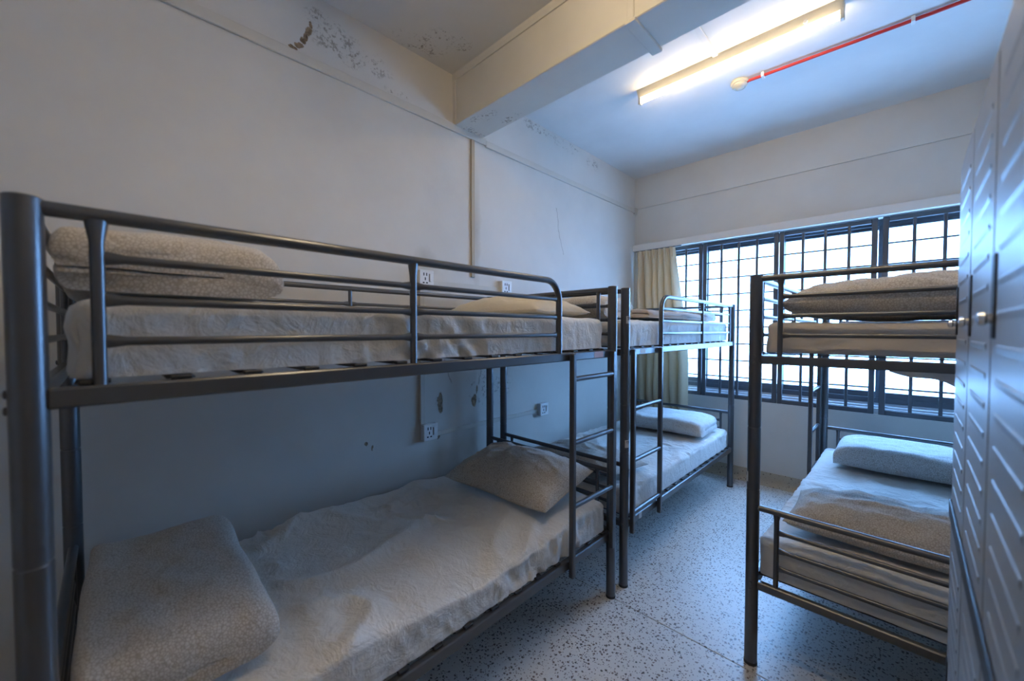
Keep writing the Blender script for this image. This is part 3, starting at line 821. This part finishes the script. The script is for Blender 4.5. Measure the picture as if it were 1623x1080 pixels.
UZ0 = RAIL_U + 0.0185 + 0.0100; LZ0 = RAIL_L + 0.021 + 0.0100
# front bed
mx0, mx1 = -BW + 0.034, -0.022
mattress('mattress', 'upper mattress of the front bunk in a wrinkled white sheet', mx0, mx1, 0.045, BL - 0.045, UZ0, 1.462, 1, loc=A0, pleat=0.014)
mattress('mattress', 'lower mattress of the front bunk in a loose creased white sheet', mx0, mx1 + .014, 0.045, BL - 0.040, LZ0, 0.528, 2, loc=A0, pleat=0.015, droop=0.050, wr=3.0, calm=[(0.0, 0.46), (1.46, 1.9)])
folded('patterned beige duvet folded at the near end of the front upper mattress', (-1.53, 0.140, 1.484), (0.80, 0.39, 0.140), 0, 3, 'pat')
folded('patterned beige duvet folded on the near end of the front lower mattress', (-1.57, 0.135, 0.562), (0.81, 0.37, 0.128), R(-1), 4, 'pat')
pillow('patterned pillow on the lower mattress of the front bunk', (-1.49, 1.565, 0.606), (0.70, 0.45, 0.155), (R(9), 0, R(4)), 5, 'pat')
pillow('cream pillow on the upper mattress of the front bunk', (-1.50, 1.56, 1.494), (0.66, 0.46, 0.10), (0, 0, R(2)), 6, 'cream')
# far bed
mattress('mattress', 'upper mattress of the far bunk in a gathered white sheet', mx0, mx1, 0.045, BL - 0.045, UZ0, 1.462, 7, loc=B0, pleat=0.008)
mattress('mattress', 'lower mattress of the far bunk in a creased white sheet', mx0, mx1 + .010, 0.045, BL - 0.045, LZ0, 0.515, 8, loc=B0, pleat=0.007, droop=0.010, wr=2.4, calm=[(1.26, 1.80)])
folded('cream and grey duvet folded at the near end of the far upper mattress', (-1.56, 2.19, 1.484), (0.66, 0.36, 0.135), 0, 9, 'pat', fold=-1)
folded('flat beige blanket folded along the far upper mattress', (-1.44, 2.93, 1.488), (0.58, 1.00, 0.055), 0, 10, 'blanket', name='folded_blanket', cat='blanket', soft=0.5)
folded('small blue-white bundle at the window end of the far upper mattress', (-1.42, 3.66, 1.484), (0.50, 0.30, 0.085), 0, 11, 'pat_w', name='folded_bedding', cat='bedding')
folded('pale patterned duvet folded flat at the window end of the far lower mattress', (-1.44, 3.475, 0.548), (0.66, 0.48, 0.115), R(3), 12, 'pat_w', fold=-1, soft=0.8)
pillow('patterned pillow at the near end of the far lower mattress', (-1.47, 2.205, 0.560), (0.68, 0.40, 0.085), (R(-3), 0, R(-3)), 13, 'pat')
# right bed (bed frame is turned half round: local x to the aisle)
RC = bedC.matrix_basis
def inC(x, y, z): return C0 + Matrix.Rotation(CRZ, 4, 'Z') @ Vector((x, y, z))
cx0, cx1 = 0.022, BW - 0.034
mattress('mattress', 'upper mattress of the right bunk in a cream sheet', cx0, cx1, 0.045, BL - 0.045, UZ0, 1.432, 14, 'sheet_c', loc=C0, rz=CRZ, pleat=0.009)
mattress('mattress', 'lower mattress of the right bunk in a smooth white sheet', cx0 - .010, cx1, 0.045, BL - 0.045, LZ0, 0.520, 15, 'sheet', loc=C0, rz=CRZ, pleat=0.006, wr=2.2, calm=[(1.3, 1.8)])
pillow('large patterned pillow on the upper mattress of the right bunk', inC(0.47, 0.285, 1.510), (0.80, 0.47, 0.170), (0, 0, CRZ), 16, 'pat', 0.05, 0.42)
pillow('patterned pillow behind the near end rails of the right lower bunk', inC(0.46, 0.33, 0.592), (0.76, 0.40, 0.140), (R(3), 0, CRZ), 17, 'pat', 0.06, 0.32)
folded('pale patterned duvet rolled at the window end of the right lower mattress', inC(0.50, 1.55, 0.546), (0.76, 0.44, 0.135), CRZ, 18, 'pat_w', fold=-1, soft=0.9)
# loose hem of the sheet hanging below the right upper bunk's near end
hm = MB(); Pf = []
for i in range(41):
    u = i / 40; x = 0.40 + 0.50 * u
    dz = 0.010 + 0.055 * smooth01(u * 2.2) + 0.010 * math.sin(u * 19)
    yy = 0.075 + 0.012 * math.sin(u * 23)
    Pf.append([inC(x, yy + 0.02 * f, RAIL_U - 0.020 - dz * f + .02 * (1 - f)) for f in (0, .25, .5, .75, 1)])
hm.grid(Pf)
hm.grid([[p_ + Vector((0, 0.003, 0)) for p_ in reversed(r_)] for r_ in Pf])
hem = hm.build('loose_sheet', 'sheet', None, 70)
tag(hem, 'loose white sheet hem sagging below the right upper bunk', 'sheet')

# ------------------------------------------------------------------ lockers
LX, LY1, LWD, LDP, LH = 0.110, 1.515, 0.312, 0.47, 1.835
lk = thing('locker', 'tall grey steel locker bank with ribbed doors at the right edge', 'locker', (LX, LY1, 0), R(-0.9))
ncol = 3
bd = MB()
bd.cbox((0.020, -ncol * LWD, 0.07), (LDP, 0, LH), 0.004)
bd.box((0.03, -ncol * LWD + .01, 0.0), (LDP - .02, -.01, 0.07))
bd.cbox((0.0, -ncol * LWD, LH - 0.022), (0.022, 0, LH), 0.003)
bd.cbox((0.0, -0.012, 0.07), (0.022, 0, LH - .022), 0.002)
bd.build('locker_body', 'locker', lk)
MB().cbox((-0.0075, -ncol * LWD, 0.930), (0.020, -.002, 0.972), 0.002).build('gap_shade_strip', 'dark', lk)  # raised dark strip stands in for shade between the door tiers
for c_ in range(ncol):
    y1 = -c_ * LWD - (0.014 if c_ == 0 else 0.004); y0 = -(c_ + 1) * LWD + 0.004
    for (z0, z1) in ((0.975, LH - 0.026), (0.085, 0.926)):
        dm = MB().cbox((-0.004, y0, z0), (0.018, y1, z1), 0.003)
        k = 0; z = z0 + 0.045
        while z < z1 - 0.03:
            ya = y1 - 0.055; yb_ = y0 + 0.045
            dm.prism([(-0.004, z - 0.009), (-0.0054, z - 0.001), (-0.0052, z + 0.001), (-0.004, z + 0.003)], yb_, ya, 'y')
            z += 0.0455
        dr = dm.build('locker_door', 'locker', lk)
        hz = 1.395 if z0 > .5 else 0.45
        MB().cbox((-0.0062, y1 - 0.036, hz), (-0.003, y1 - 0.006, hz + 0.118), 0.001).build('handle_recess', 'black', dr)
        MB().lathe([(0.007, 0.0), (0.007, -0.006), (0.010, -0.008), (0.009, -0.014), (0.003, -0.016)], (-0.005, y1 - 0.021, hz + 0.028), 16, 'x').build('latch_knob', 'chrome', dr, 40)
